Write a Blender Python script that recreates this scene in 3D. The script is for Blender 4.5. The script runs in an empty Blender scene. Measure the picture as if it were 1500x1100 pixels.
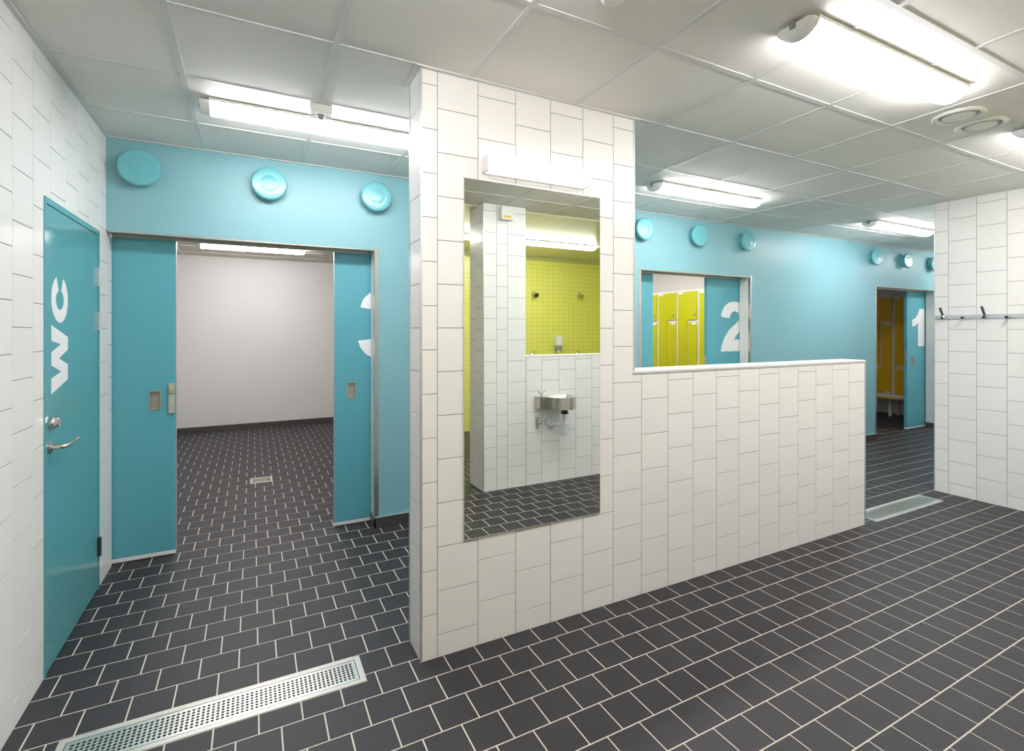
import bpy, bmesh, math, random
from mathutils import Matrix, Vector
random.seed(7)
SC = bpy.context.scene
COL = SC.collection
PI = math.pi

# ------------------------------------------------------------------ camera, world, exposure
cam_d = bpy.data.cameras.new('camera')
cam = bpy.data.objects.new('camera', cam_d); COL.objects.link(cam)
cam.location = (0, 0, 1.5)
cam.rotation_euler = (math.radians(90), 0, math.radians(-27.25))
cam_d.sensor_fit = 'HORIZONTAL'; cam_d.sensor_width = 36.0
cam_d.lens = 737.0 / 1500.0 * 36.0
cam_d.shift_y = -(550 - 484.5) / 1500.0
cam_d.clip_start = 0.02
SC.camera = cam
w = bpy.data.worlds.new('world'); SC.world = w; w.use_nodes = True
w.node_tree.nodes['Background'].inputs[0].default_value = (0.8, 0.85, 0.9, 1)
w.node_tree.nodes['Background'].inputs[1].default_value = 0.02
SC.view_settings.view_transform = 'Standard'
SC.view_settings.look = 'None'
SC.view_settings.gamma = 1.0
SC.view_settings.use_curve_mapping = False
SC.view_settings.exposure = 1.88
SC.cycles.diffuse_bounces = 8
LAMP = 11.0            # strength of the tube lamps

# ------------------------------------------------------------------ materials
def lin(c):
    out = []
    for v in c:
        v /= 255.0
        out.append(v / 12.92 if v <= 0.04045 else ((v + 0.055) / 1.055) ** 2.4)
    return tuple(out) + (1.0,)

def mat(name, rgb, rough=0.5, metal=0.0, emit=0.0, bump=None, vary=None, coat=0.0, aniso=False, spec=None):
    """bump=(scale, strength, distance); vary=(scale, amount) gentle tone variation; 'tone' attribute and object random shift tiles"""
    m = bpy.data.materials.new(name); m.use_nodes = True
    nt = m.node_tree; b = nt.nodes['Principled BSDF']
    c = lin(rgb)
    b.inputs['Base Color'].default_value = c
    b.inputs['Roughness'].default_value = rough
    b.inputs['Metallic'].default_value = metal
    if spec is not None: b.inputs['Specular IOR Level'].default_value = spec
    if coat: b.inputs['Coat Weight'].default_value = coat; b.inputs['Coat Roughness'].default_value = 0.08
    if emit:
        b.inputs['Emission Color'].default_value = (1.0, 0.968, 0.968, 1)
        b.inputs['Emission Strength'].default_value = emit
    geo = nt.nodes.new('ShaderNodeNewGeometry')
    if vary:
        n = nt.nodes.new('ShaderNodeTexNoise'); n.inputs['Scale'].default_value = vary[0]; n.inputs['Detail'].default_value = 5
        nt.links.new(geo.outputs['Position'], n.inputs['Vector'])
        at = nt.nodes.new('ShaderNodeAttribute'); at.attribute_name = 'tone'
        oi = nt.nodes.new('ShaderNodeObjectInfo')
        ad = nt.nodes.new('ShaderNodeMath'); ad.operation = 'ADD'
        nt.links.new(at.outputs['Fac'], ad.inputs[0]); nt.links.new(oi.outputs['Random'], ad.inputs[1])
        fr = nt.nodes.new('ShaderNodeMath'); fr.operation = 'FRACT'; nt.links.new(ad.outputs[0], fr.inputs[0])
        a2 = nt.nodes.new('ShaderNodeMath'); a2.operation = 'MULTIPLY_ADD'; a2.inputs[1].default_value = 0.45
        nt.links.new(fr.outputs[0], a2.inputs[0]); nt.links.new(n.outputs['Fac'], a2.inputs[2])
        mr = nt.nodes.new('ShaderNodeMapRange'); mr.inputs[1].default_value = 0.35; mr.inputs[2].default_value = 1.1
        mr.inputs[3].default_value = 1 - vary[1]; mr.inputs[4].default_value = 1 + vary[1]
        nt.links.new(a2.outputs[0], mr.inputs[0])
        mx = nt.nodes.new('ShaderNodeVectorMath'); mx.operation = 'SCALE'; mx.inputs[0].default_value = c[:3]
        nt.links.new(mr.outputs[0], mx.inputs['Scale']); nt.links.new(mx.outputs[0], b.inputs['Base Color'])
    if bump:
        n2 = nt.nodes.new('ShaderNodeTexNoise'); n2.inputs['Scale'].default_value = bump[0]; n2.inputs['Detail'].default_value = 4
        src = geo.outputs['Position']
        if aniso:
            mp = nt.nodes.new('ShaderNodeMapping'); mp.inputs['Scale'].default_value = aniso
            nt.links.new(src, mp.inputs[0]); src = mp.outputs[0]
        nt.links.new(src, n2.inputs['Vector'])
        bp = nt.nodes.new('ShaderNodeBump'); bp.inputs['Strength'].default_value = bump[1]; bp.inputs['Distance'].default_value = bump[2]
        nt.links.new(n2.outputs['Fac'], bp.inputs['Height']); nt.links.new(bp.outputs[0], b.inputs['Normal'])
    return m

M = dict(
    tile=mat('white_glaze', (238, 236, 234), 0.3, vary=(3.0, 0.02)),
    grout=mat('wall_grout', (140, 138, 134), 0.8),
    white=mat('white_plain', (232, 232, 228), 0.45),
    ftile=mat('floor_ceramic', (50, 49, 53), 0.5, vary=(9.0, 0.13), bump=(60, 0.15, 0.001), spec=0.4),
    fgrout=mat('floor_grout', (206, 200, 186), 0.85),
    teal=mat('teal_wall_paint', (130, 180, 189), 0.4, bump=(70, 0.35, 0.002), vary=(2.0, 0.03)),
    tealdoor=mat('teal_door_lacquer', (92, 169, 183), 0.45),
    tealgloss=mat('teal_gloss_lacquer', (92, 164, 172), 0.17),
    tealvalve=mat('teal_valve_enamel', (108, 182, 190), 0.2, spec=0.4),
    panel=mat('ceiling_panel', (236, 233, 227), 0.75, vary=(4.0, 0.012)),
    bar=mat('ceiling_bar', (222, 221, 220), 0.45),
    alu=mat('aluminium', (205, 208, 210), 0.35, 0.6),
    steel=mat('brushed_steel', (200, 196, 188), 0.32, 0.75, bump=(40, 0.12, 0.001), aniso=(1, 1, 30)),
    darksteel=mat('plinth_steel', (118, 114, 108), 0.38, 0.9, bump=(30, 0.15, 0.001), vary=(8, 0.1)),
    chrome=mat('chrome', (215, 215, 215), 0.12, 1.0),
    letter=mat('white_vinyl', (240, 240, 242), 0.4),
    mirror=mat('silvered_glass', (240, 244, 238), 0.005, 1.0),
    lamp=mat('lamp_diffuser', (245, 245, 245), 0.4, emit=LAMP),
    dimfill=mat('dim_fill_diffuser', (245, 245, 245), 0.4, emit=LAMP*0.3),  # weak glow for the fill lamp added among the ochre lockers
    wlamp=mat('mirror_lamp_diffuser', (245, 245, 245), 0.4, emit=0.36),
    cap=mat('lamp_end_plastic', (246, 246, 244), 0.4),
    plaster=mat('cream_plaster', (240, 238, 236), 0.5, bump=(12, 0.1, 0.003)),
    roomceil=mat('locker_room_ceiling', (214, 208, 192), 0.7),
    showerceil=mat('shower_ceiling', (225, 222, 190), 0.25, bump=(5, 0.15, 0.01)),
    ytile=mat('yellow_glaze', (226, 226, 108), 0.2, vary=(2.0, 0.02)),
    ygrout=mat('yellow_tile_grout', (186, 186, 112), 0.8),
    locker=mat('lime_locker_enamel', (196, 196, 10), 0.35),
    ochre=mat('ochre_locker_enamel', (225, 180, 14), 0.35),
    lockframe=mat('locker_frame', (226, 224, 218), 0.45),
    black=mat('black_rubber', (20, 20, 22), 0.5),
    tray=mat('cup_steel', (172, 168, 156), 0.35, 0.5),
    grate=mat('grate_steel', (222, 222, 216), 0.3, 0.9),
    strip=mat('strip_steel', (205, 200, 190), 0.22, 0.95),
    dark=mat('dark_channel', (22, 22, 24), 0.7),
    pvc=mat('white_pvc', (222, 226, 232), 0.3),
    greyplastic=mat('grey_plastic', (150, 152, 158), 0.4),
    yellowmark=mat('yellow_marking', (222, 190, 30), 0.4),
    plate=mat('worn_brass', (208, 204, 188), 0.35, 0.6, vary=(40, 0.25)),
    drainpan=mat('drain_frame_steel', (205, 204, 199), 0.4, 0.6),
)

# ------------------------------------------------------------------ mesh helpers
class MB:
    def __init__(s): s.v = []; s.f = []; s.mi = []
    def add(s, vs, fs, mi=0):
        o = len(s.v); s.v += [tuple(p) for p in vs]
        s.f += [tuple(i + o for i in f) for f in fs]; s.mi += [mi] * len(fs)
    def box(s, x0, x1, y0, y1, z0, z1, mi=0, face=None):
        vs = [(x0,y0,z0),(x1,y0,z0),(x1,y1,z0),(x0,y1,z0),(x0,y0,z1),(x1,y0,z1),(x1,y1,z1),(x0,y1,z1)]
        fs = {'-z':(0,3,2,1),'+z':(4,5,6,7),'-y':(0,1,5,4),'+x':(1,2,6,5),'+y':(2,3,7,6),'-x':(3,0,4,7)}
        for k, f in fs.items(): s.add(vs, [f], (face or {}).get(k, mi))
    def bbox(s, x0, x1, y0, y1, z0, z1, b=0.004, mi=0):
        """box with chamfered edges"""
        bm = bmesh.new(); bmesh.ops.create_cube(bm, size=1)
        for v in bm.verts:
            v.co = ((x0+x1)/2 + v.co.x*(x1-x0), (y0+y1)/2 + v.co.y*(y1-y0), (z0+z1)/2 + v.co.z*(z1-z0))
        bmesh.ops.bevel(bm, geom=bm.edges[:], offset=b, segments=2, affect='EDGES', profile=0.7)
        s.frombm(bm, mi)
    def frombm(s, bm, mi=0):
        bm.verts.ensure_lookup_table(); bm.verts.index_update()
        s.add([v.co[:] for v in bm.verts], [[v.index for v in f.verts] for f in bm.faces], mi); bm.free()
    def prism(s, pts, plane, mi=0):
        """pts 2D ccw polygon; plane(u,v,w)->xyz, w=0 back, 1 front"""
        n = len(pts)
        vs = [plane(u, v, 0) for u, v in pts] + [plane(u, v, 1) for u, v in pts]
        fs = [tuple(range(n, 2*n)), tuple(range(n-1, -1, -1))] + [(i, (i+1) % n, n+(i+1) % n, n+i) for i in range(n)]
        s.add(vs, fs, mi)
    def lathe(s, prof, M4, n=32, mi=0, a0=0, a1=2*PI):
        """profile [(r, h)] turned about local z, placed with matrix"""
        k = len(prof); vs = []
        for i in range(n):
            a = a0 + (a1-a0) * i / n
            for r, h in prof: vs.append(M4 @ Vector((r*math.cos(a), r*math.sin(a), h)))
        fs = []
        for i in range(n):
            j = (i+1) % n
            for q in range(k-1): fs.append((i*k+q, j*k+q, j*k+q+1, i*k+q+1))
        if prof[0][0] > 1e-5: fs.append(tuple(i*k for i in range(n))[::-1])
        if prof[-1][0] > 1e-5: fs.append(tuple(i*k+k-1 for i in range(n)))
        s.add([v[:] for v in vs], fs, mi)
    def tube(s, path, r, n=12, mi=0, caps=True):
        path = [Vector(p) for p in path]; rr = r if isinstance(r, (list, tuple)) else [r]*len(path)
        rings = []; up = None
        for i, p in enumerate(path):
            t = (path[min(i+1, len(path)-1)] - path[max(i-1, 0)]).normalized()
            if up is None: up = t.orthogonal().normalized()
            up = (up - t*up.dot(t)).normalized(); sd = t.cross(up)
            rings.append([p + (up*math.cos(2*PI*k/n) + sd*math.sin(2*PI*k/n))*rr[i] for k in range(n)])
        vs = [v[:] for ring in rings for v in ring]; fs = []
        for i in range(len(rings)-1):
            for k in range(n): fs.append((i*n+k, i*n+(k+1) % n, (i+1)*n+(k+1) % n, (i+1)*n+k))
        if caps: fs.append(tuple(range(n))[::-1]); fs.append(tuple((len(rings)-1)*n+k for k in range(n)))
        s.add(vs, fs, mi)
    def mesh(s, name, mats, smooth=False):
        me = bpy.data.meshes.new(name); me.from_pydata(s.v, [], s.f)
        for m in (mats if isinstance(mats, (list, tuple)) else [mats]): me.materials.append(m)
        if any(s.mi): me.polygons.foreach_set('material_index', s.mi)
        me.update()
        bm = bmesh.new(); bm.from_mesh(me)
        if len(bm.faces) < 6000 and smooth: bmesh.ops.remove_doubles(bm, verts=bm.verts[:], dist=1e-5); bmesh.ops.recalc_face_normals(bm, faces=bm.faces[:])
        bm.to_mesh(me); bm.free()
        if smooth:
            me.polygons.foreach_set('use_smooth', [True]*len(me.polygons))
            try: me.set_sharp_from_angle(angle=math.radians(35))
            except Exception: pass
        return me
    def build(s, name, mats, parent=None, smooth=False):
        return link(name, s.mesh(name, mats, smooth), parent)

def link(name, me, parent=None, mw=None):
    o = bpy.data.objects.new(name, me); COL.objects.link(o)
    if parent is not None: o.parent = parent
    if mw is not None: o.matrix_basis = mw
    return o

def tag(o, label, cat, group=None, kind=None):
    o['label'] = label; o['category'] = cat
    if group: o['group'] = group
    if kind: o['kind'] = kind
    return o

def empty(name, loc, label, cat, group=None, kind=None, rot=(0, 0, 0)):
    o = bpy.data.objects.new(name, None); COL.objects.link(o); o.location = loc; o.rotation_euler = rot
    o.empty_display_size = 0.1
    return tag(o, label, cat, group, kind)

def copy_tree(o, parent=None):
    c = o.copy(); COL.objects.link(c); c.parent = parent
    for ch in [x for x in bpy.data.objects if x.parent == o]: copy_tree(ch, c)
    return c

# ------------------------------------------------------------------ tiles
_tm = {}
def tile_mesh(w, h, m, name='tile', t=0.002, b=0.0007):
    key = (round(w, 4), round(h, 4), m.name, name)
    if key not in _tm:
        mb = MB(); x, y = w/2, h/2
        vs = [(-x,-y,-t),(x,-y,-t),(x,y,-t),(-x,y,-t),(-x,-y,-b),(x,-y,-b),(x,y,-b),(-x,y,-b),(-x+b,-y+b,0),(x-b,-y+b,0),(x-b,y-b,0),(-x+b,y-b,0)]
        fs = [(8,9,10,11)]
        for i in range(4):
            j = (i+1) % 4; fs += [(i, j, 4+j, 4+i), (4+i, 4+j, 8+j, 8+i)]
        mb.add(vs, fs); _tm[key] = mb.mesh(name, m)
    return _tm[key]

def basis(O, U, V, N):
    return Matrix(((U[0],V[0],N[0],O[0]),(U[1],V[1],N[1],O[1]),(U[2],V[2],N[2],O[2]),(0,0,0,1)))

def place_rect(parent, O, U, V, N, u0, u1, v0, v1, m, name='tile'):
    c = Vector(O) + Vector(U)*(u0+u1)/2 + Vector(V)*(v0+v1)/2
    return link(name, tile_mesh(u1-u0, v1-v0, m, name), parent, basis(c, U, V, N))

def place_poly(parent, O, U, V, N, pts, m, name='tile', t=0.002):
    mb = MB(); mb.prism(pts, lambda u, v, w_: (u, v, -t + t*w_))
    return link(name, mb.mesh(name, m), parent, basis(O, U, V, N))

def sub_rect(r, cut):
    """rectangle minus rectangle -> list of polygons (rects, or one L)"""
    u0, u1, v0, v1 = r; a0, a1, b0, b1 = cut
    if a0 >= u1-1e-6 or a1 <= u0+1e-6 or b0 >= v1-1e-6 or b1 <= v0+1e-6: return [('r', r)]
    inU0, inU1, inV0, inV1 = a0 > u0, a1 < u1, b0 > v0, b1 < v1
    if not (inU0 or inU1 or inV0 or inV1): return []
    if not inV0 and not inV1:
        out = []
        if inU0: out.append(('r', (u0, a0, v0, v1)))
        if inU1: out.append(('r', (a1, u1, v0, v1)))
        return out
    if not inU0 and not inU1:
        out = []
        if inV0: out.append(('r', (u0, u1, v0, b0)))
        if inV1: out.append(('r', (u0, u1, b1, v1)))
        return out
    if inU0 and not inU1 and inV0 and not inV1: return [('p', [(u0,v0),(u1,v0),(u1,b0),(a0,b0),(a0,v1),(u0,v1)])]
    if inU0 and not inU1 and inV1 and not inV0: return [('p', [(u0,v0),(a0,v0),(a0,b1),(u1,b1),(u1,v1),(u0,v1)])]
    if inU1 and not inU0 and inV0 and not inV1: return [('p', [(u0,v0),(u1,v0),(u1,v1),(a1,v1),(a1,b0),(u0,b0)])]
    if inU1 and not inU0 and inV1 and not inV0: return [('p', [(a1,v0),(u1,v0),(u1,v1),(u0,v1),(u0,b1),(a1,b1)])]
    return [('r', r)]

G = 0.0032
def tile_face(parent, O, U, V, N, bounds, ztop, parity0, cuts=(), hidden=(), zbot=0.0, m=None):
    """vertical columns of square tiles; alternate columns shifted by half a tile"""
    m = m or M['tile']; g = G/2
    for k in range(len(bounds)-1):
        u0, u1 = bounds[k], bounds[k+1]
        z0 = (0.102 if (k + parity0) % 2 == 0 else 0.203)
        zs = [zbot] + [z0 + 0.2016*i for i in range(-1, 16) if zbot + 0.012 < z0 + 0.2016*i < ztop - 0.012] + [ztop]
        for a, b in zip(zs, zs[1:]):
            r = (u0+g, u1-g, a+g if a > zbot else a+0.001, b-g)
            if any(h[0] <= r[0] and h[1] >= r[1] and h[2] <= r[2] and h[3] >= r[3] for h in hidden): continue
            shapes = [('r', r)]
            for c in cuts:
                nxt = []
                for kd, q in shapes:
                    nxt += sub_rect(q, c) if kd == 'r' else [(kd, q)]
                shapes = nxt
            for kd, q in shapes:
                if kd == 'r':
                    if q[1]-q[0] > 0.008 and q[3]-q[2] > 0.008: place_rect(parent, O, U, V, N, *q, m)
                else: place_poly(parent, O, U, V, N, q, m)

X, Y, Z = Vector((1,0,0)), Vector((0,1,0)), Vector((0,0,1))
def cols(a, b, first, pitch):
    """column boundaries from a to b with joints at first + k*pitch; returns bounds and index of the first full joint"""
    out = [a]; k = math.ceil((a + 0.012 - first) / pitch); k0 = k
    while first + k*pitch < b - 0.012: out.append(first + k*pitch); k += 1
    return out + [b], k0 - 1

CEIL = 2.69
YP, YP2 = 2.208, 2.387      # dividing wall, front and back
XL = -0.8                   # left wall
YB = 3.88                   # teal wall
XR = 5.69                   # right wall
YF = 0.129                  # wall behind the photographer
OPEN = ((XL, 0.83), (3.44, 5.075), (7.66, 9.33)); ZO = 2.118
YD = 4.03                   # face of the sliding doors

# ------------------------------------------------------------------ floor
floor_mb = MB(); floor_mb.box(-1.75, 11.3, -2.75, 8.85, -0.12, -0.0012)
floor = tag(floor_mb.build('floor', M['fgrout']), 'dark grey square ceramic floor tiles in half-offset rows with pale joints', 'floor', kind='structure')
DRAINS = ((-0.625, 0.432, 2.203, 2.388), (4.362, 5.412, 2.203, 2.388))
PIT = (-0.02, 0.172, 5.56, 5.75)
def build_floor():
    px, py, g = 0.1525, 0.1505, 0.0028
    rows = []
    cy, sy = math.cos(math.radians(27.25)), math.sin(math.radians(27.25))
    k = math.floor((-2.7 - 2.095)/py)
    while 2.095 + k*py < 8.72:
        y0 = 2.095 + k*py; x0 = 0.783 + (0 if k % 2 == 0 else px/2)
        j = math.floor((-1.7 - x0)/px)
        while x0 + j*px < 11.2:
            r = (x0+j*px+g, x0+(j+1)*px-g, y0+g, y0+py-g)
            shapes = [('r', r)]
            for c in DRAINS + (PIT,):
                c2 = (c[0]-0.004, c[1]+0.004, c[2]-0.004, c[3]+0.004)
                nxt = []
                for kd, q in shapes: nxt += sub_rect(q, c2) if kd == 'r' else [(kd, q)]
                shapes = nxt
            for kd, q in shapes:
                if kd == 'r' and min(q[1]-q[0], q[3]-q[2]) < 0.006: continue
                rows.append((kd, q))
            j += 1
        k += 1
    def score(item):
        kd, q = item
        pts = [((q[0]+q[1])/2, (q[2]+q[3])/2)] if kd == 'r' else [(sum(p[0] for p in q)/len(q), sum(p[1] for p in q)/len(q))]
        x, y = pts[0]
        d = x*sy + y*cy; u = x*cy - y*sy
        if d < 0.4: return -1
        ix, iy = 750 + 737*u/d, 484.5 + 737*1.5/d
        if not (-15 < ix < 1515 and -15 < iy < 1125): return -1
        if x < XL or (y > 4.1): return -1
        if x > XR and y < YP2: return -1
        if y > YP:
            s_ = x*YP/y
            if 0.674 < s_ < 4.21 and 1.5*(1-YP/y) < 1.27: return -1
            if s_ > XR: return -1
        if YP-0.005 < y < YP2 and 0.674 < x < 4.21: return -1
        return 1.0/(d*d*d)*((q[1]-q[0])*(q[3]-q[2]) if kd == 'r' else 0.015)
    scored = sorted(((score(it), i) for i, it in enumerate(rows)), reverse=True)
    single = {i for s_, i in scored[:300] if s_ > 0}
    mb = MB(); tones = []
    for i, (kd, q) in enumerate(rows):
        if i in single:
            if kd == 'r': place_rect(floor, (0,0,0), X, Y, Z, *q, M['ftile'])
            else: place_poly(floor, (0,0,0), X, Y, Z, q, M['ftile'])
        else:
            n0 = len(mb.f)
            if kd == 'r':
                x0, x1, y0, y1 = q; b = 0.0008
                mb.add([(x0,y0,-.002),(x1,y0,-.002),(x1,y1,-.002),(x0,y1,-.002),(x0+b,y0+b,0),(x1-b,y0+b,0),(x1-b,y1-b,0),(x0+b,y1-b,0)],
                       [(4,5,6,7),(0,1,5,4),(1,2,6,5),(2,3,7,6),(3,0,4,7)])
            else: mb.prism(q, lambda u, v, w_: (u, v, -.002 + .002*w_))
            tones += [random.random()]*(len(mb.f)-n0)
    o = mb.build('tile_field', M['ftile'], floor); o['kind'] = 'stuff'
    at = o.data.attributes.new('tone', 'FLOAT', 'FACE'); at.data.foreach_set('value', tones)
build_floor()

# ------------------------------------------------------------------ white tiled walls
# left wall with the toilet door
mb = MB(); mb.box(XL-0.1, XL-0.002, -2.7, 2.845, 0, CEIL+0.02, face={'+x':1}); mb.box(XL-0.1, XL-0.002, 3.718, 4.02, 0, CEIL+0.02, face={'+x':1})
mb.box(XL-0.1, XL-0.002, 2.845, 3.718, 2.083, CEIL+0.02, face={'+x':1}); mb.box(XL-0.25, XL-0.1, 2.7, 3.9, 0, 2.2)
wl = tag(mb.build('wall_left', [M['white'], M['grout']]), 'white tiled wall holding the teal toilet door', 'wall', kind='structure')
bd, k0 = cols(1.9, 4.02, 2.53, 0.1995)
tile_face(wl, (XL,0,0), Y, Z, X, bd, CEIL, k0, cuts=[(2.845, 3.718, -0.1, 2.083)])

# dividing wall: tall pier with mirror + low run
mb = MB()
mb.box(0.676, 1.913, YP+0.002, YP2, 0, CEIL+0.005, face={'-y':1, '-x':1})
mb.box(1.913, 4.208, YP+0.002, YP2, 0, 1.262, face={'-y':1})
wm = tag(mb.build('wall_middle', [M['white'], M['grout']]), 'white tiled dividing wall, tall mirror pier stepping down to a low run', 'wall', kind='structure')
bd, k0 = cols(0.679, 4.2, 0.752, 0.2025)
MIR = (0.881, 1.671, 0.512, 2.22)
tile_face(wm, (0,YP,0), X, Z, -Y, bd, CEIL, k0, cuts=[(1.908, 5.0, 1.262, 3.0)], hidden=[(MIR[0], MIR[1], MIR[2], MIR[3])])
tile_face(wm, (0.674,0,0), -Y, Z, -X, [-YP2, -YP-0.004], CEIL, 0)
mb = MB(); mb.bbox(1.905, 4.214, YP-0.003, YP2+0.004, 1.262, 1.274, 0.002); mb.build('ledge_cap', M['white'], wm)
for (x0, x1, y0, y1, z0, z1) in ((0.6715, 0.681, YP-0.0015, YP+0.006, 0, CEIL), (1.906, 1.9165, YP-0.0015, YP+0.006, 1.274, CEIL),
                                 (4.2, 4.212, YP-0.0015, YP+0.006, 0, 1.264), (1.9, 4.212, YP-0.0045, YP, 1.256, 1.265), (0.671, 0.676, YP2-0.006, YP2+0.003, 0, CEIL)):
    mb = MB(); mb.box(x0, x1, y0, y1, z0, z1); mb.build('edge_trim', M['alu'], wm)

# right wall
mb = MB(); mb.box(XR+0.002, 11.25, 0.1, YP2-0.002, 0, CEIL+0.02, face={'-x':1})
wr = tag(mb.build('wall_right', [M['white'], M['grout']]), 'white tiled wall carrying the coat hook rail', 'wall', kind='structure')
bd, k0 = cols(-2.382, -0.132, -2.277, 0.202)
tile_face(wr, (XR,0,0), -Y, Z, -X, bd, CEIL, k0)
mb = MB(); mb.box(XR-0.0015, XR+0.006, YP2-0.007, YP2, 0, CEIL); mb.build('edge_trim', M['alu'], wr)

# wall behind the photographer (seen in the mirror): pier + low wall
mb = MB(); mb.box(1.905, 2.353, -0.2, YF-0.002, 0, CEIL+0.005, face={'+y':1, '-x':1}); mb.box(2.353, XR, -0.05, YF-0.002, 0, 1.25, face={'+y':1})
wf = tag(mb.build('wall_front', [M['white'], M['grout']]), 'white tiled pier and low wall reflected in the mirror', 'wall', kind='structure')
tile_face(wf, (0,YF,0), -X, Z, Y, [-2.353, -2.1546, -2.039, -1.907], CEIL, 1)
tile_face(wf, (1.903,0,0), -Y, Z, -X, [-0.126, 0.055, 0.2], CEIL, 0)
bd, k0 = cols(-XR, -2.356, -2.53, 0.202)
tile_face(wf, (0,YF,0), -X, Z, Y, bd, 1.245, k0)
mb = MB(); mb.bbox(2.353, XR, -0.053, YF+0.003, 1.245, 1.257, 0.002); mb.build('ledge_cap', M['white'], wf)
mb = MB(); mb.box(1.901, 1.909, YF-0.006, YF+0.0015, 0, CEIL); mb.build('edge_trim', M['alu'], wf)

# added unseen white wall, screens yellow shower spill at the photographer's back
mb = MB(); mb.box(XL-0.1, 0.7, -0.9, -0.8, 0, CEIL)
tag(mb.build('wall_added_screen', M['white']), 'plain white wall at the photographer\'s back, left of the shower entrance', 'wall', kind='structure')

# yellow shower wall
YY = -2.569
mb = MB(); mb.box(-0.9, 5.8, YY-0.12, YY-0.002, 0, 2.7, face={'+y':1})
ws = tag(mb.build('wall_rear', [M['ytile'], M['ygrout']]), 'shower wall of small yellow mosaic tiles behind the pier', 'wall', kind='structure')
mb = MB(); tones = []
for i in range(int(5.2/0.0985)):
    for j in range(40):
        x0, z0 = 0.5 + i*0.0985 + 0.0014, j*0.0655 + 0.0014; x1, z1 = x0+0.0957, z0+0.0627; y = YY; b = 0.0006
        mb.add([(x0,y-.002,z0),(x1,y-.002,z0),(x1,y-.002,z1),(x0,y-.002,z1),(x0+b,y,z0+b),(x1-b,y,z0+b),(x1-b,y,z1-b),(x0+b,y,z1-b)],
               [(7,6,5,4),(4,5,1,0),(5,6,2,1),(6,7,3,2),(7,4,0,3)]); tones += [random.random()]*5
o = mb.build('mosaic_field', M['ytile'], ws); o['kind'] = 'stuff'
at = o.data.attributes.new('tone', 'FLOAT', 'FACE'); at.data.foreach_set('value', tones)
mb = MB(); mb.box(XR, XR+0.12, YY-0.1, 0.1, 0, 2.7)
tag(mb.build('wall_shower', M['ytile']), 'yellow end wall of the shower room', 'wall', kind='structure')

# ------------------------------------------------------------------ teal wall with three pocket door openings
mb = MB()
xs = [(0.832, 3.438), (5.077, 7.658), (9.332, 11.25)]
for a, b in xs: mb.box(a, b, YB, 4.02, 0, CEIL+0.02)
for a, b in OPEN: mb.box(a-(0.2 if a < 0 else 0.002), b+0.002, YB, 4.02, ZO, CEIL+0.02, face={'-z':1})
wb = tag(mb.build('wall_back', [M['teal'], M['darksteel']]), 'rough teal painted wall with three door openings and round valves', 'wall', kind='structure')
mb = MB()
for a, b in xs: mb.box(a-0.02, b+0.02, 4.085, 4.17, 0, 2.75)
mb.box(-1.75, 11.25, 4.085, 4.17, ZO+0.01, 2.75); mb.box(-1.75, -1.25, 4.085, 4.17, 0, 2.75)
tag(mb.build('wall_pocket', M['plaster']), 'cream inner leaf of the pocket door wall', 'wall', kind='structure')
# jambs: white liner + steel corner strip, header track
n = 0
for i, (a, b) in enumerate(OPEN):
    n += 1
    t = empty('trim_%d' % (n), (0, 0, 0), ('steel and white lining of the opening with the digit ' + ('three', 'two', 'one')[i]), 'door frame', kind='structure')
    mb = MB(); mb.box(b-0.006, b, YB+0.02, 4.02, 0, ZO); mb.build('jamb_liner', M['white'], t)
    mb = MB(); mb.box(b-0.009, b+0.022, YB-0.0035, YB, 0.085, ZO+0.012); mb.box(b-0.009, b, YB, YB+0.022, 0.085, ZO); mb.build('corner_strip', M['strip'], t)
    if a > 0:
        mb = MB(); mb.box(a, a+0.006, YB+0.02, 4.02, 0, ZO); mb.build('jamb_liner', M['white'], t)
        mb = MB(); mb.box(a-0.022, a+0.009, YB-0.0035, YB, 0.085, ZO+0.012); mb.box(a, a+0.009, YB, YB+0.022, 0.085, ZO); mb.build('corner_strip', M['strip'], t)
    mb = MB(); mb.box(a+0.006, b-0.009, YB+0.004, YB+0.05, ZO-0.008, ZO); mb.box(a+0.006, b-0.009, 4.0, 4.02, ZO-0.02, ZO); mb.build('header_track', M['steel'], t)
# steel plinths along the teal wall
for i, (a, b) in enumerate(xs):
    mb = MB(); mb.box(a-0.012, b+0.012, YB-0.012, YB-0.0005, 0, 0.078); mb.box(a-0.012, a-0.004, YB-0.012, 4.02, 0, 0.078)
    if b < 11: mb.box(b+0.004, b+0.012, YB-0.012, 4.02, 0, 0.078)
    o = tag(mb.build('baseboard_%d' % (i+1), M['darksteel']), ['dark steel plinth right of the opening with digit three', 'dark steel plinth between the openings with digits 2 and 1', 'dark steel plinth beyond the opening with digit one'][i], 'baseboard', kind='structure')
    mb = MB(); mb.box(a-0.013, b+0.013, YB-0.014, YB-0.0005, 0.078, 0.082); mb.build('plinth_lip', M['alu'], o)

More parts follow.
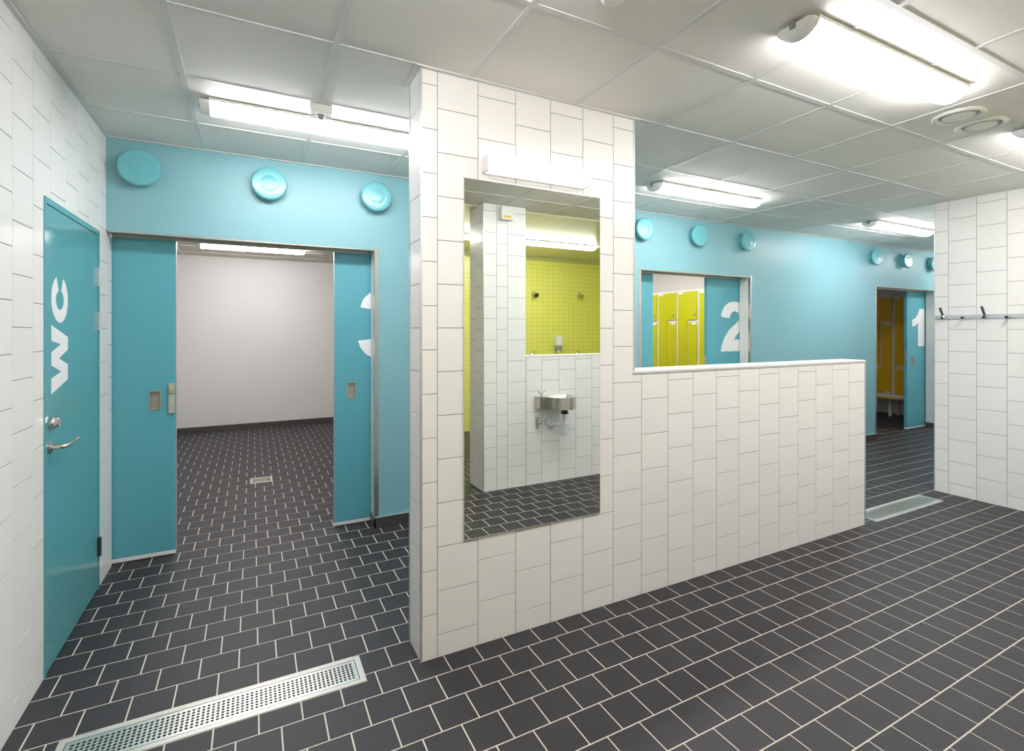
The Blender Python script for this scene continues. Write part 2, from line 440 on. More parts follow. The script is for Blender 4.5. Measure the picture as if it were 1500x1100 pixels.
# rooms behind
mb = MB(); mb.box(-1.75, 3.25, 8.70, 8.82, 0, 2.75); mb.box(-1.85, -1.65, 4.1, 8.82, 0, 2.75); mb.box(2.6, 2.7, 4.17, 8.7, 0, 2.75)
tag(mb.build('wall_far', M['plaster']), 'plain cream wall of the empty room behind the digit three doors', 'wall', kind='structure')
mb = MB(); mb.box(2.75, 11.25, 8.70, 8.82, 0, 2.75); mb.box(6.16, 6.26, 4.17, 8.7, 0, 2.75); mb.box(10.31, 10.41, 4.17, 8.7, 0, 2.75)
tag(mb.build('wall_locker', M['plaster']), 'cream locker room wall showing above the lockers', 'wall', kind='structure')
mb = MB(); mb.box(-1.65, 2.6, 8.688, 8.699, 0, 0.085)
tag(mb.build('baseboard_far', M['darksteel']), 'steel plinth under the cream wall of the empty room', 'baseboard', kind='structure')
mb = MB(); mb.box(11.1, 11.25, YP2, YB, 0, CEIL+0.02)
tag(mb.build('wall_end', M['white']), 'white end wall of the corridor', 'wall', kind='structure')

# ------------------------------------------------------------------ ceiling
mb = MB(); mb.box(XL-0.1, 11.25, -0.05, 4.02, CEIL+0.05, CEIL+0.15); mb.box(XL-0.1, 0.7, -0.9, -0.05, CEIL, CEIL+0.15)
cl = tag(mb.build('ceiling', M['dark']), 'suspended ceiling of grey-white square panels in a bar grid', 'ceiling', kind='structure')
gx = [XL] + [-0.29 + 0.6*k for k in range(0, 20)]; gx = [v for v in gx if v < 11.1] + [11.1]
gy = [0.0] + [0.4 + 0.6*k for k in range(0, 6)] + [YB]
for a, b in zip(gx, gx[1:]):
    for c, d in zip(gy, gy[1:]):
        if b-a < 0.03 or d-c < 0.03: continue
        mb_key = (round(b-a, 3), round(d-c, 3))
        if ('panel',) + mb_key not in _tm:
            q = MB(); hx, hy = (b-a)/2-0.004, (d-c)/2-0.004; bv = 0.003
            q.add([(-hx,-hy,.02),(hx,-hy,.02),(hx,hy,.02),(-hx,hy,.02),(-hx,-hy,bv),(hx,-hy,bv),(hx,hy,bv),(-hx,hy,bv),(-hx+bv,-hy+bv,0),(hx-bv,-hy+bv,0),(hx-bv,hy-bv,0),(-hx+bv,hy-bv,0)],
                  [(11,10,9,8)] + [f for i in range(4) for f in (((4+i, 4+(i+1)%4, (i+1)%4, i)), (8+i, 8+(i+1)%4, 4+(i+1)%4, 4+i))])
            _tm[('panel',) + mb_key] = q.mesh('ceiling_panel', M['panel'])
        link('ceiling_panel', _tm[('panel',) + mb_key], cl, Matrix.Translation(((a+b)/2, (c+d)/2, CEIL+0.004)))
for v in gx[1:-1]:
    q = MB(); q.box(v-0.012, v+0.012, 0, YB, CEIL, CEIL+0.03); q.build('grid_bar', M['bar'], cl)
for v in gy[1:-1]:
    q = MB(); q.box(XL, 11.1, v-0.012, v+0.012, CEIL+0.0007, CEIL+0.03); q.build('grid_bar', M['bar'], cl)
tr = [('white angle trim where ceiling meets the wall of the toilet door', (XL, XL+0.022, 0, YB, CEIL-0.003, CEIL+0.002)),
      ('white angle trim where ceiling meets the teal wall', (XL, 11.1, YB-0.022, YB, CEIL-0.0035, CEIL+0.0015)),
      ('white angle trim around the top of the mirror pier', (0.65, 1.935, YP-0.022, YP2+0.022, CEIL-0.004, CEIL+0.001)),
      ('white angle trim above the coat hook wall', (XR-0.022, XR, 0.13, YP2, CEIL-0.003, CEIL+0.002))]
for i, (lb, bx_) in enumerate(tr):
    q = MB(); q.box(*bx_); tag(q.build('trim_%d' % (i+4), M['bar']), lb, 'trim', kind='structure')
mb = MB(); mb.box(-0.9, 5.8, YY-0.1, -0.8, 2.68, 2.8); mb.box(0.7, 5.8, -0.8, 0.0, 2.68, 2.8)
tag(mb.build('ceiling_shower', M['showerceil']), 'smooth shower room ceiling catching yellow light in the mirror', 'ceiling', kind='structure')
# room ceilings
mb = MB(); mb.box(-1.75, 2.7, 4.17, 8.8, 2.606, 2.75)
c3 = tag(mb.build('ceiling_room', M['roomceil']), 'panel ceiling of the empty room behind the digit three doors', 'ceiling', kind='structure')
for k in range(8):
    q = MB(); v = 4.7+0.6*k
    if v < 8.7: q.box(-1.65, 2.6, v-0.012, v+0.012, 2.6, 2.607); q.build('grid_bar', M['bar'], c3)
    q = MB(); v = -1.5+0.6*k
    if v < 2.6: q.box(v-0.012, v+0.012, 4.17, 8.7, 2.6005, 2.607); q.build('grid_bar', M['bar'], c3)
mb = MB(); mb.box(2.7, 10.5, 4.17, 8.8, 2.6, 2.75)
tag(mb.build('ceiling_locker', M['roomceil']), 'plain pale ceiling over the locker rooms', 'ceiling', kind='structure')

# ------------------------------------------------------------------ doors
def poly_mark(pts, plane, parent, name):
    me = MB(); me.prism(pts, plane); return me.build(name, M['letter'], parent)
DIG = {
 '1': [(0,.52),(.18,.55),(.30,.63),(.30,0),(.62,0),(.62,1),(.38,1),(.30,.86),(.16,.75),(0,.70)],
 '2': [(0,0),(.83,0),(.83,.234),(.38,.234),(.45,.32),(.58,.41),(.72,.53),(.80,.66),(.80,.77),(.74,.89),(.60,.97),(.42,1.0),(.25,.98),(.12,.91),(.04,.80),(.01,.69),(.25,.664),(.30,.77),(.40,.81),(.50,.78),(.54,.70),(.52,.62),(.42,.54),(.25,.44),(.11,.28),(.04,.15)],
 '3': [(0,.28),(.03,.19),(.1,.1),(.22,.03),(.43,0),(.66,.04),(.79,.15),(.83,.3),(.77,.45),(.64,.53),(.75,.62),(.79,.76),(.74,.9),(.6,.98),(.42,1),(.28,.985),(.15,.92),(.07,.84),(.03,.73),(.27,.69),(.33,.77),(.42,.79),(.49,.77),(.53,.69),(.50,.61),(.42,.58),(.34,.58),(.34,.41),(.42,.41),(.52,.38),(.56,.30),(.53,.22),(.42,.19),(.33,.21),(.25,.305)],
}
def sliding(nm, x0, x1, label, lead, digit=None, dx=0, pull=None, latch=None, edge_lock=None, edge='alu'):
    t = empty(nm, (0, 0, 0), label, 'sliding door', 'pocket sliding doors', 'structure')
    q = MB()
    if pull is None: q.bbox(x0, x1, YD, YD+0.04, 0.035, 2.10, 0.0015)
    else:
        a, b, c_, d_ = pull-0.027, pull+0.027, 0.984, 1.096
        q.add([(x0,YD,.035),(x1,YD,.035),(x1,YD,2.1),(x0,YD,2.1),(a,YD,c_),(b,YD,c_),(b,YD,d_),(a,YD,d_),
               (x0,YD+.04,.035),(x1,YD+.04,.035),(x1,YD+.04,2.1),(x0,YD+.04,2.1),(a,YD+.018,c_),(b,YD+.018,c_),(b,YD+.018,d_),(a,YD+.018,d_)],
              [(0,1,5,4),(1,2,6,5),(2,3,7,6),(3,0,4,7),(11,10,9,8),(1,0,8,9),(2,1,9,10),(3,2,10,11),(0,3,11,8),
               (4,5,13,12),(5,6,14,13),(6,7,15,14),(7,4,12,15),(12,13,14,15)])
    q.build('door_leaf', M['tealdoor'], t)
    q = MB(); q.box(x0+0.001, x1-0.001, YD-0.001, YD+0.041, 0.012, 0.036); q.build('bottom_strip', M['white'], t)
    ex = x1 if lead > 0 else x0
    q = MB(); q.box(ex-0.002, ex+0.002, YD+0.003, YD+0.037, 0.036, 2.10); q.build('edge_strip', M[edge], t)
    if digit:
        poly_mark([(dx+0.578*u, 1.262+0.578*v) for u, v in DIG[digit]], lambda u, v, w_: (u, YD-0.0008*w_, v), t, 'digit')
    if pull is not None:
        q = MB(); c = pull
        for o_, n_ in ((0.034, 0.0265), ):
            q.box(c-o_, c-n_, YD-0.003, YD-0.0002, 0.976, 1.104); q.box(c+n_, c+o_, YD-0.003, YD-0.0002, 0.976, 1.104)
            q.box(c-n_, c+n_, YD-0.003, YD-0.0002, 0.976, 0.9835); q.box(c-n_, c+n_, YD-0.003, YD-0.0002, 1.0965, 1.104)
        pl = q.build('pull_cup', M['strip'], t)
        q = MB(); a, b, c_, d_ = c-0.0265, c+0.0265, 0.9845, 1.0955
        q.add([(a,YD-.002,c_),(b,YD-.002,c_),(b,YD-.002,d_),(a,YD-.002,d_),(a+.004,YD+.015,c_+.004),(b-.004,YD+.015,c_+.004),(b-.004,YD+.015,d_-.004),(a+.004,YD+.015,d_-.004)],
              [(0,1,5,4),(1,2,6,5),(2,3,7,6),(3,0,4,7),(4,5,6,7)])
        q.build('cup_tray', M['tray'], pl)
    if latch is not None:
        q = MB(); q.bbox(latch-0.017, latch+0.017, YD-0.016, YD, 0.95, 1.078, 0.003); lk = q.build('latch_plate', M['plate'], t)
        q = MB(); q.bbox(latch-0.017, latch+0.017, YD-0.018, YD, 1.082, 1.15, 0.003); q.build('lock_case', M['plate'], lk)
        q = MB(); q.lathe([(0.0085, 0), (0.0085, 0.006), (0.006, 0.008), (0, 0.008)], basis((latch, YD-0.018, 1.108), X, Z, -Y), 16); q.build('key_cylinder', M['yellowmark'], lk, True)
    if edge_lock is not None:
        q = MB(); q.box(ex-0.004, ex+0.004, YD+0.008, YD+0.032, edge_lock-0.1, edge_lock+0.1); q.build('edge_lock', M['steel'], t)
    return t
sliding('door_2', -1.22, -0.459, 'teal sliding door leaf beside the toilet door, with latch plate and pull cup', 1, pull=-0.573, latch=-0.482, edge_lock=1.05)
sliding('door_3', 0.553, 1.3, 'teal sliding door leaf mostly in its pocket, edge of digit three showing', -1, '3', 0.727, pull=0.678, edge_lock=1.05)
sliding('door_4', 3.0, 3.745, 'plain teal sliding door leaf opposite the digit two leaf', 1, edge_lock=1.05, edge='tealdoor')
sliding('door_5', 4.545, 5.3, 'teal sliding door leaf with white digit two', -1, '2', 4.765, edge_lock=1.12, edge='tealdoor')
sliding('door_6', 8.795, 9.6, 'teal sliding door leaf with white digit one', -1, '1', 8.945, pull=8.95, edge_lock=1.1, edge='tealdoor')

# toilet door
wc = empty('door_1', (0, 0, 0), 'glossy teal hinged toilet door lettered WC, with steel lever', 'door', kind='structure')
q = MB()
for (y0, y1, z0, z1) in ((2.845, 2.868, 0, 2.083), (3.69, 3.718, 0, 2.083), (2.868, 3.69, 2.055, 2.083)):
    q.box(XL-0.09, XL+0.004, y0, y1, z0, z1)
q.build('door_frame', M['tealgloss'], wc)
q = MB(); q.bbox(XL-0.04, XL+0.002, 2.8715, 3.687, 0.008, 2.0515, 0.002); q.build('door_leaf', M['tealgloss'], wc)
XD = XL+0.002
H = 0.224
def wcplane(u, v, w_): return (XD+0.0008*w_, 3.154 - H*v, u)      # u along z, v = letter height towards the camera
W = [(0,1),(.22,0),(.54,0),(.695,.56),(.86,0),(1.13,0),(1.375,1),(1.06,1),(.985,.42),(.83,1),(.575,1),(.41,.42),(.31,1)]
poly_mark([(1.217+H*u, v) for u, v in W], wcplane, wc, 'letter')
C = []
ga, gb = math.radians(24), math.radians(20)
for i in range(33):
    a = ga + (2*PI-2*ga)*i/32; C.append((1.537 + H*(.485+.485*math.cos(a)), .5+.5*math.sin(a)))
for i in range(33):
    a = 2*PI-gb - (2*PI-2*gb)*i/32; C.append((1.537 + H*(.47+.20*math.cos(a)), .5+.245*math.sin(a)))
poly_mark(C, wcplane, wc, 'letter')
for z in (1.811, 1.556, 0.249):
    q = MB(); q.lathe([(0.0085, 0), (0.0085, 0.0535)], Matrix.Translation((XL+0.011, 3.69, z-0.055)), 14); q.lathe([(0.0085, 0), (0.0085, 0.0535)], Matrix.Translation((XL+0.011, 3.69, z+0.0005)), 14)
    q.box(XL+0.002, XL+0.006, 3.672, 3.708, z-0.053, z+0.053)
    q.build('hinge', M['alu'] if z > 1 else M['darksteel'], wc, True)
q = MB(); q.lathe([(0.028, 0), (0.028, 0.014), (0.026, 0.018), (0.022, 0.019), (0.021, 0.028), (0.018, 0.031), (0, 0.031)], basis((XD, 2.912, 1.093), Y, Z, X), 28); lk = q.build('thumb_turn', M['chrome'], wc, True)
q = MB(); q.bbox(XD+0.028, XD+0.038, 2.908, 2.916, 1.075, 1.111, 0.002); q.build('turn_grip', M['chrome'], lk)
q = MB(); q.lathe([(0.027, 0), (0.027, 0.006), (0.023, 0.009), (0.013, 0.011), (0.011, 0.04)], basis((XD, 2.908, 0.985), Y, Z, X), 28); lv = q.build('handle_rose', M['strip'], wc, True)
q = MB(); q.tube([(XD+0.02, 2.908, 0.985), (XD+0.042, 2.908, 0.985), (XD+0.053, 2.914, 0.985), (XD+0.056, 2.928, 0.985), (XD+0.056, 2.965, 0.985), (XD+0.056, 2.99, 0.9845), (XD+0.056, 3.015, 0.985), (XD+0.0565, 3.04, 0.9875), (XD+0.057, 3.066, 0.991)], 0.0095, 14); q.build('lever', M['strip'], lv, True)

# ------------------------------------------------------------------ mirror and lamp over it
q = MB(); q.box(MIR[0], MIR[1], YP-0.006, YP-0.0005, MIR[2], MIR[3])
mr = tag(q.build('wall_mirror', M['alu']), 'tall frameless mirror on the white tiled pier', 'mirror')
q = MB(); q.add([(MIR[0]+.0015, YP-0.0062, MIR[2]+.0015), (MIR[1]-.0015, YP-0.0062, MIR[2]+.0015), (MIR[1]-.0015, YP-0.0062, MIR[3]-.0015), (MIR[0]+.0015, YP-0.0062, MIR[3]-.0015)], [(0,1,2,3)])
q.build('mirror_face', M['mirror'], mr)
wlm = empty('mirror_lamp', (1.27, YP, 2.29), 'slim white box lamp on the tiles just above the mirror', 'lamp')
q = MB(); q.bbox(-0.286, 0.286, -0.066, -0.004, -0.036, 0.036, 0.006); q.build('diffuser', M['wlamp'], wlm, True)
for s in (-1, 1):
    q = MB(); a, b = sorted((s*0.286, s*0.296)); q.bbox(a, b, -0.067, -0.0005, -0.0375, 0.0375, 0.003); q.build('end_cap', M['cap'], wlm)
q = MB(); q.box(-0.286, 0.286, -0.004, -0.0005, -0.037, 0.037); q.build('back_plate', M['white'], wlm)

# ------------------------------------------------------------------ ceiling tube lamps
def dprof(wd, h, n=10):
    m = 2*n
    return [(wd/2, -0.013)] + [(wd/2*(1-2*i/m), -0.0175-(h-0.0175)*(1-(1-2*i/m)**2)**0.8) for i in range(m+1)] + [(-wd/2, -0.013)]
LW, LH, LL = 0.152, 0.062, 1.26
def make_lamp():
    t = empty('ceiling_lamp', (0, 0, 0), '', 'lamp', 'ceiling tube lamps')
    P = dprof(LW, LH)
    q = MB(); n = len(P)
    secs = [(0.05, 1.0), (LL-0.05, 1.0), (LL-0.022, 0.95), (LL-0.008, 0.85), (LL, 0.66)]
    vs = [(x, y*s, z*s) for x, s in secs for y, z in P]
    fs = [(i*n+k, i*n+(k+1) % n, (i+1)*n+(k+1) % n, (i+1)*n+k) for i in range(len(secs)-1) for k in range(n)] + [tuple(range(n))[::-1], tuple((len(secs)-1)*n+k for k in range(n))]
    q.add(vs, fs); q.build('diffuser', M['lamp'], t, True)
    q = MB(); secs = [(0.0, 0.80), (0.006, 0.93), (0.016, 1.0), (0.0495, 1.01)]
    vs = [(x, y*s, z*s) for x, s in secs for y, z in P]
    fs = [(i*n+k, i*n+(k+1) % n, (i+1)*n+(k+1) % n, (i+1)*n+k) for i in range(len(secs)-1) for k in range(n)] + [tuple(range(n))[::-1], tuple((len(secs)-1)*n+k for k in range(n))]
    q.add(vs, fs); cp = q.build('end_cap', M['cap'], t, True)
    q = MB(); q.bbox(-0.006, 0.02, -0.012, 0.012, -0.03, -0.001, 0.003); q.build('cable_entry', M['greyplastic'], cp)
    q = MB(); q.box(0.045, LL-0.012, -LW/2-0.0006, LW/2+0.0006, -0.0155, -0.0005); q.build('mounting_tray', M['white'], t)
    return t
lamps = [(-0.245, 3.06, CEIL, 'white tube lamp on the ceiling in front of the digit three doors'),
         (1.845, 1.225, CEIL, 'largest white tube lamp, on the ceiling facing the mirror pier'),
         (2.855, 3.085, CEIL, 'white tube lamp on the ceiling outside the digit two doors'),
         (5.94, 3.085, CEIL, 'white tube lamp on the corridor ceiling near the digit one doors'),
         (9.04, 3.085, CEIL, 'added white fill lamp at the far corridor end, hidden behind the coat hook wall'),  # added to brighten the dim corridor end, following the row's spacing
         (4.0, 1.225, CEIL, 'white tube lamp beyond the two round ceiling vents, mostly cut off'),
         (-0.305, 1.225, CEIL, 'white tube lamp on the ceiling above the photographer'),
         (3.0, -1.34, 2.68, 'white tube lamp on the shower ceiling seen in the mirror'),
         (1.3, -1.34, 2.68, 'white tube lamp on the shower ceiling half behind the pier in the mirror'),
         (-0.63, 7.42, 2.6, 'white tube lamp on the ceiling of the empty room'),
         (3.9, 6.4, 2.6, 'white tube lamp in the room of lime lockers'),
         (6.9, 6.9, 2.6, 'dimmed fill lamp added in the room of ochre lockers, out of sight'),  # unlit room; this lamp is added to lift the dark lockers
         (-0.63, 5.0, 2.6, 'added white fill lamp over the doorway end of the empty room, out of sight'),  # extra unseen lamp, added so the cream wall gets brighter
         (3.9, 4.9, 2.6, 'added white fill lamp over the doorway end of the lime locker room, out of sight')]  # second lamp added unseen to brighten the lime lockers
proto = make_lamp()
for i, (x, y, z, lb) in enumerate(lamps):
    o = proto if i == 0 else copy_tree(proto)
    o.location = (x, y, z); o['label'] = lb
    if 'dimmed' in lb:
        for ch in o.children:
            if ch.name.startswith('diffuser'): ch.data = ch.data.copy(); ch.data.materials[0] = M['dimfill']

# ------------------------------------------------------------------ round exhaust valves on the teal wall
def make_valve():
    t = empty('exhaust_valve', (0, 0, 0), '', 'vent', 'round teal valves on the teal wall')
    Mx = basis((0, 0, 0), X, Z, -Y)
    q = MB(); q.lathe([(0.084, 0), (0.082, 0.034), (0.098, 0.040), (0.108, 0.047), (0.112, 0.056), (0.110, 0.066), (0.104, 0.0715), (0.096, 0.0725), (0.074, 0.0715)], Mx, 48); q.build('valve_ring', M['tealvalve'], t, True)
    q = MB(); q.lathe([(0.0732, 0.05), (0.0732, 0.0698), (0.071, 0.0712), (0.040, 0.0718), (0, 0.072)], Mx, 48); q.build('valve_disc', M['tealvalve'], t, True)
    return t
pv = make_valve()
vpos = [(-0.625, 'round teal valve nearest the toilet door wall'), (0.1, 'round teal valve over the middle of the digit three opening'), (0.825, 'round teal valve over the right jamb of the digit three opening'),
        (3.45, 'round teal valve half hidden by the mirror pier'), (4.2, 'round teal valve over the middle of the digit two opening'), (4.965, 'round teal valve over the digit two leaf'),
        (7.56, 'round teal valve left of the digit one opening'), (8.36, 'round teal valve over the middle of the digit one opening'), (9.13, 'round teal valve half hidden by the coat hook wall')]
for i, (x, lb) in enumerate(vpos):
    o = pv if i == 0 else copy_tree(pv)
    o.location = (x, YB, 2.507); o['label'] = lb

# ------------------------------------------------------------------ ceiling vents, sensors
def make_vent():
    t = empty('ceiling_vent', (0, 0, 0), '', 'vent', 'round white ceiling vents')
    Mx = Matrix(((1,0,0,0),(0,-1,0,0),(0,0,-1,0),(0,0,0,1)))
    q = MB(); q.lathe([(0.118, 0), (0.117, 0.006), (0.108, 0.013), (0.098, 0.013), (0.09, 0.006), (0.086, -0.0)], Mx, 48); q.build('vent_ring', M['white'], t, True)
    q = MB(); q.lathe([(0.0855, 0.0002), (0.072, 0.0015)], Mx, 40); q.build('air_slot', M['greyplastic'], t)
    q = MB(); q.lathe([(0.071, 0.0005), (0.071, 0.010), (0.064, 0.013), (0, 0.012)], Mx, 40); q.build('vent_disc', M['white'], t, True)
    return t
vt = make_vent(); vt.location = (3.475, 1.345, CEIL+0.003); vt['label'] = 'round white ceiling vent nearer the big tube lamp'
v2 = copy_tree(vt); v2.location = (3.745, 1.345, CEIL+0.003); v2['label'] = 'round white ceiling vent nearer the cut-off tube lamp'
ms = empty('motion_sensor', (0.318, 2.83, CEIL), 'small white motion sensor on the ceiling beside the tube lamp', 'sensor')
q = MB(); q.bbox(-0.055, 0.055, -0.03, 0.03, -0.042, -0.0005, 0.006); q.build('sensor_body', M['white'], ms)
q = MB(); q.bbox(-0.05, 0.05, -0.027, 0.0, -0.058, -0.04, 0.006); q.build('sensor_skirt', M['cap'], ms)
q = MB(); q.lathe([(0.022, 0), (0.0205, 0.008), (0.015, 0.015), (0.008, 0.019), (0, 0.02)], Matrix(((1,0,0,0.0),(0,-1,0,-0.014),(0,0,-1,-0.056),(0,0,0,1))), 24); q.build('sensor_lens', M['greyplastic'], ms, True)
sd = empty('smoke_detector', (1.12, 1.405, CEIL+0.004), 'round white smoke detector at the upper edge, over the mirror pier', 'detector')
Mx = Matrix(((1,0,0,0),(0,-1,0,0),(0,0,-1,0),(0,0,0,1)))
q = MB(); q.lathe([(0.055, 0), (0.055, 0.012), (0.048, 0.018)], Mx, 36); q.build('detector_base', M['white'], sd, True)
q = MB(); q.lathe([(0.044, 0.0185), (0.040, 0.034), (0.03, 0.042), (0, 0.043)], Mx, 36); q.build('detector_head', M['cap'], sd, True)
em = empty('alarm_box', (2.125, YF, 2.605), 'small white alarm box high on the pier seen in the mirror', 'alarm')
q = MB(); q.bbox(-0.062, 0.062, 0.0005, 0.06, -0.062, 0.062, 0.008); q.build('box_body', M['white'], em)
q = MB(); q.box(-0.035, 0.035, 0.0602, 0.062, -0.045, -0.025); q.build('warning_label', M['yellowmark'], em)
q = MB(); q.lathe([(0.018, 0), (0.018, 0.02), (0.014, 0.024), (0, 0.024)], basis((0.062, 0.03, 0.015), Y, Z, X), 20); q.build('conduit_stub', M['cap'], em, True)

# ------------------------------------------------------------------ coat rail
cr = empty('coat_rail', (XR, 0, 1.626), 'aluminium coat hook rail on the white tiled wall', 'coat rack')
q = MB(); q.bbox(-0.009, -0.0005, 0.35, 2.378, -0.018, 0.018, 0.0015); q.build('rail', M['alu'], cr)
for k in range(13):
    y = 2.303 - 0.1485*k
    q = MB()
    q.bbox(-0.055, -0.009, y-0.009, y+0.009, -0.016, -0.002, 0.003)         # lower stub
    if k % 2 == 0:
        q.prism([(-0.030, -0.004), (-0.020, -0.004), (-0.088, 0.088), (-0.097, 0.084)], lambda u, v, w_: (u, y - 0.0095 + 0.019*w_, v))
    hk = q.build('hook', M['chrome'], cr)
    q = MB(); q.bbox(-0.0605, -0.0545, y-0.010, y+0.010, -0.019, 0.0, 0.002); q.build('hook_tip', M['black'], hk)
for y in (2.365, 1.2, 0.37):
    q = MB(); q.lathe([(0.004, 0), (0.004, 0.002), (0, 0.0025)], basis((-0.009, y, 0), -Y, Z, -X), 12); q.build('screw', M['darksteel'], cr)

# ------------------------------------------------------------------ floor drains
def make_drain(nm, x0, x1, y0, y1):
    t = empty(nm, ((x0+x1)/2, (y0+y1)/2, 0), '', 'drain')
    hx, hy = (x1-x0)/2, (y1-y0)/2
    q = MB(); f = 0.021
    for b in ((-hx, hx, -hy, -hy+f), (-hx, hx, hy-f, hy), (-hx, -hx+f, -hy+f, hy-f), (hx-f, hx, -hy+f, hy-f)):
        q.box(b[0], b[1], b[2], b[3], -0.001, 0.0018)
    q.build('drain_frame', M['drainpan'], t)
    q = MB(); q.box(-hx+f, hx-f, -hy+f, hy-f, -0.0011, -0.0006); q.build('drain_channel', M['dark'], t)
    q = MB(); gx0, gx1, gy0, gy1 = -hx+f+0.003, hx-f-0.003, -hy+f+0.003, hy-f-0.003
    nx, ny = 58, 7; mx_, my_ = 0.012, 0.012; zt = 0.0012
    q.box(gx0, gx1, gy0, gy0+my_, 0, zt); q.box(gx0, gx1, gy1-my_, gy1, 0, zt); q.box(gx0, gx0+mx_, gy0+my_, gy1-my_, 0, zt); q.box(gx1-mx_, gx1, gy0+my_, gy1-my_, 0, zt)
    cw, ch = (gx1-gx0-2*mx_)/nx, (gy1-gy0-2*my_)/ny
    for i in range(nx):
        for j in range(ny):
            cx_, cy_ = gx0+mx_+cw*(i+.5), gy0+my_+ch*(j+.5); a, b = cw/2, ch/2; r = 0.0063
            outer = [(a,0),(a,b),(0,b),(-a,b),(-a,0),(-a,-b),(0,-b),(a,-b)]
            inner = [(r*math.cos(PI/4*k), r*math.sin(PI/4*k)) for k in range(8)]
            vs = [(cx_+u, cy_+v, zt) for u, v in outer] + [(cx_+u, cy_+v, zt) for u, v in inner] + [(cx_+u, cy_+v, -0.0004) for u, v in inner]
            fs = [(k, (k+1) % 8, 8+(k+1) % 8, 8+k) for k in range(8)] + [(8+k, 8+(k+1) % 8, 16+(k+1) % 8, 16+k) for k in range(8)]
            q.add(vs, fs)
    q.build('grate', M['grate'], t)
    return t
d1 = make_drain('floor_drain', *DRAINS[0]); d1['label'] = 'long perforated steel floor drain between toilet door wall and mirror pier'
d2 = copy_tree(d1); d2.location = ((DRAINS[1][0]+DRAINS[1][1])/2, d1.location.y, 0); d2['label'] = 'long perforated steel floor drain at the end of the low tiled wall'
for d in (d1, d2): d['group'] = 'long floor drains'
d3 = empty('floor_gully', (0.076, 5.655, 0), 'small square slotted drain in the middle of the empty room', 'drain')
q = MB(); h, f = 0.095, 0.02
for b in ((-h, h, -h, -h+f), (-h, h, h-f, h), (-h, -h+f, -h+f, h-f), (h-f, h, -h+f, h-f)): q.box(b[0], b[1], b[2], b[3], -0.001, 0.002)
q.build('gully_frame', M['fgrout'], d3)
q = MB(); q.box(-h+f, h-f, -h+f, h-f, -0.0011, -0.0006); q.build('gully_pan', M['dark'], d3)
for k in range(9):
    q = MB(); u = -h+f+0.008+0.0153*k; q.box(u, u+0.008, -h+f, h-f, -0.0006, 0.0012); q.build('slat', M['drainpan'], d3)

# ------------------------------------------------------------------ lockers
def make_locker(door_m, wd=0.402, depth=0.5):
    """front at local x=0 facing -x, width along -y from local y=0 (viewer's left) ; built from z=0.38"""
    t = empty('locker', (0, 0, 0), '', 'locker')
    zb, zt = 0.385, 2.10
    q = MB(); q.box(0.0, depth, -wd+0.0005, -0.0005, zb, zt); q.build('locker_body', M['lockframe'], t)
    g = 0.022; s = 0.206; P = lambda u, v, w_: (0.0-0.016*w_, -u, v)
    # u runs to the viewer's right; upper door: full width above, left strip below
    up = [(g, 0.872), (s-0.011, 0.872), (s-0.011, 1.66), (wd-g, 1.66), (wd-g, zt-0.03), (g, zt-0.03)]
    lo = [(g, zb+0.03), (wd-g, zb+0.03), (wd-g, 1.625), (s+0.011, 1.625), (s+0.011, 0.845), (g, 0.845)]
    q = MB(); q.prism(up, P); ud = q.build('upper_door', door_m, t)
    q = MB(); q.prism(lo, P); ld = q.build('lower_door', door_m, t)
    for par, u, z in ((ud, wd-0.06, 1.74), (ld, 0.075, 0.76)):
        q = MB(); q.lathe([(0.013, 0), (0.013, 0.006), (0.009, 0.01), (0.009, 0.02), (0, 0.021)], basis((-0.016, -u, z), -Y, Z, -X), 18)
        q.bbox(-0.040, -0.034, -u-0.004, -u+0.004, z-0.03, z+0.012, 0.001); q.build('lock_knob', M['steel'], par)
    for par, u0, u1, z0, z1 in ((ud, g+0.012, g+0.10, zt-0.062, zt-0.035), (ld, wd-g-0.095, wd-g-0.008, 1.592, 1.619), (ud, g+0.02, s-0.03, 0.88, 0.9), (ld, wd-g-0.12, wd-g-0.02, zb+0.035, zb+0.06)):
        q = MB(); q.box(-0.0175, -0.016, -u1, -u0, z0, z1); q.build('name_plate', M['white'], par)
    return t
def stand(x, y0, y1, label, edge):
    t = empty('locker_stand', (x, (y0+y1)/2, 0), label, 'stand', 'stands under the lockers'); h = (y1-y0)/2
    q = MB(); q.box(-0.018, 0.5, -h, h, 0.352, 0.3845); q.build('stand_frame', M['lockframe'], t)
    q = MB(); q.box(-0.02, 0.0, -h, h, 0.322, 0.3515); q.build('stand_edge', edge, t)
    k = -h+0.13
    while k < h:
        for xx in (0.16, 0.42):
            q = MB(); q.bbox(xx-0.018, xx+0.018, k-0.018, k+0.018, 0, 0.352, 0.003); q.build('leg', M['lockframe'], t)
        k += 0.403
p2 = make_locker(M['locker'])
lbl2 = ['lime locker column mostly hidden by the digit two leaf', 'lime locker column beside the digit two leaf', 'lime locker column in the middle of the digit two opening',
        'lime locker column at the plain leaf side of the digit two opening', 'lime locker column hidden deepest behind the plain teal leaf']
for k in range(5):
    o = p2 if k == 0 else copy_tree(p2)
    o.location = (5.65, 5.155+0.403*k, 0); o['label'] = lbl2[k]; o['group'] = 'lime lockers in the digit two room'
p1 = make_locker(M['ochre'])
lbl1 = ['dim ochre locker column partly hidden by the digit one leaf', 'dim ochre locker column with stepped door by the left jamb of digit one opening', 'dim ochre locker column hidden behind the teal wall beyond digit one opening']
for k in range(3):
    o = p1 if k == 0 else copy_tree(p1)
    o.location = (9.8, 4.69+0.403*k, 0); o['label'] = lbl1[k]; o['group'] = 'ochre lockers in the digit one room'
stand(5.65, 4.75, 6.77, 'white legged stand under the lime lockers', M['locker'])
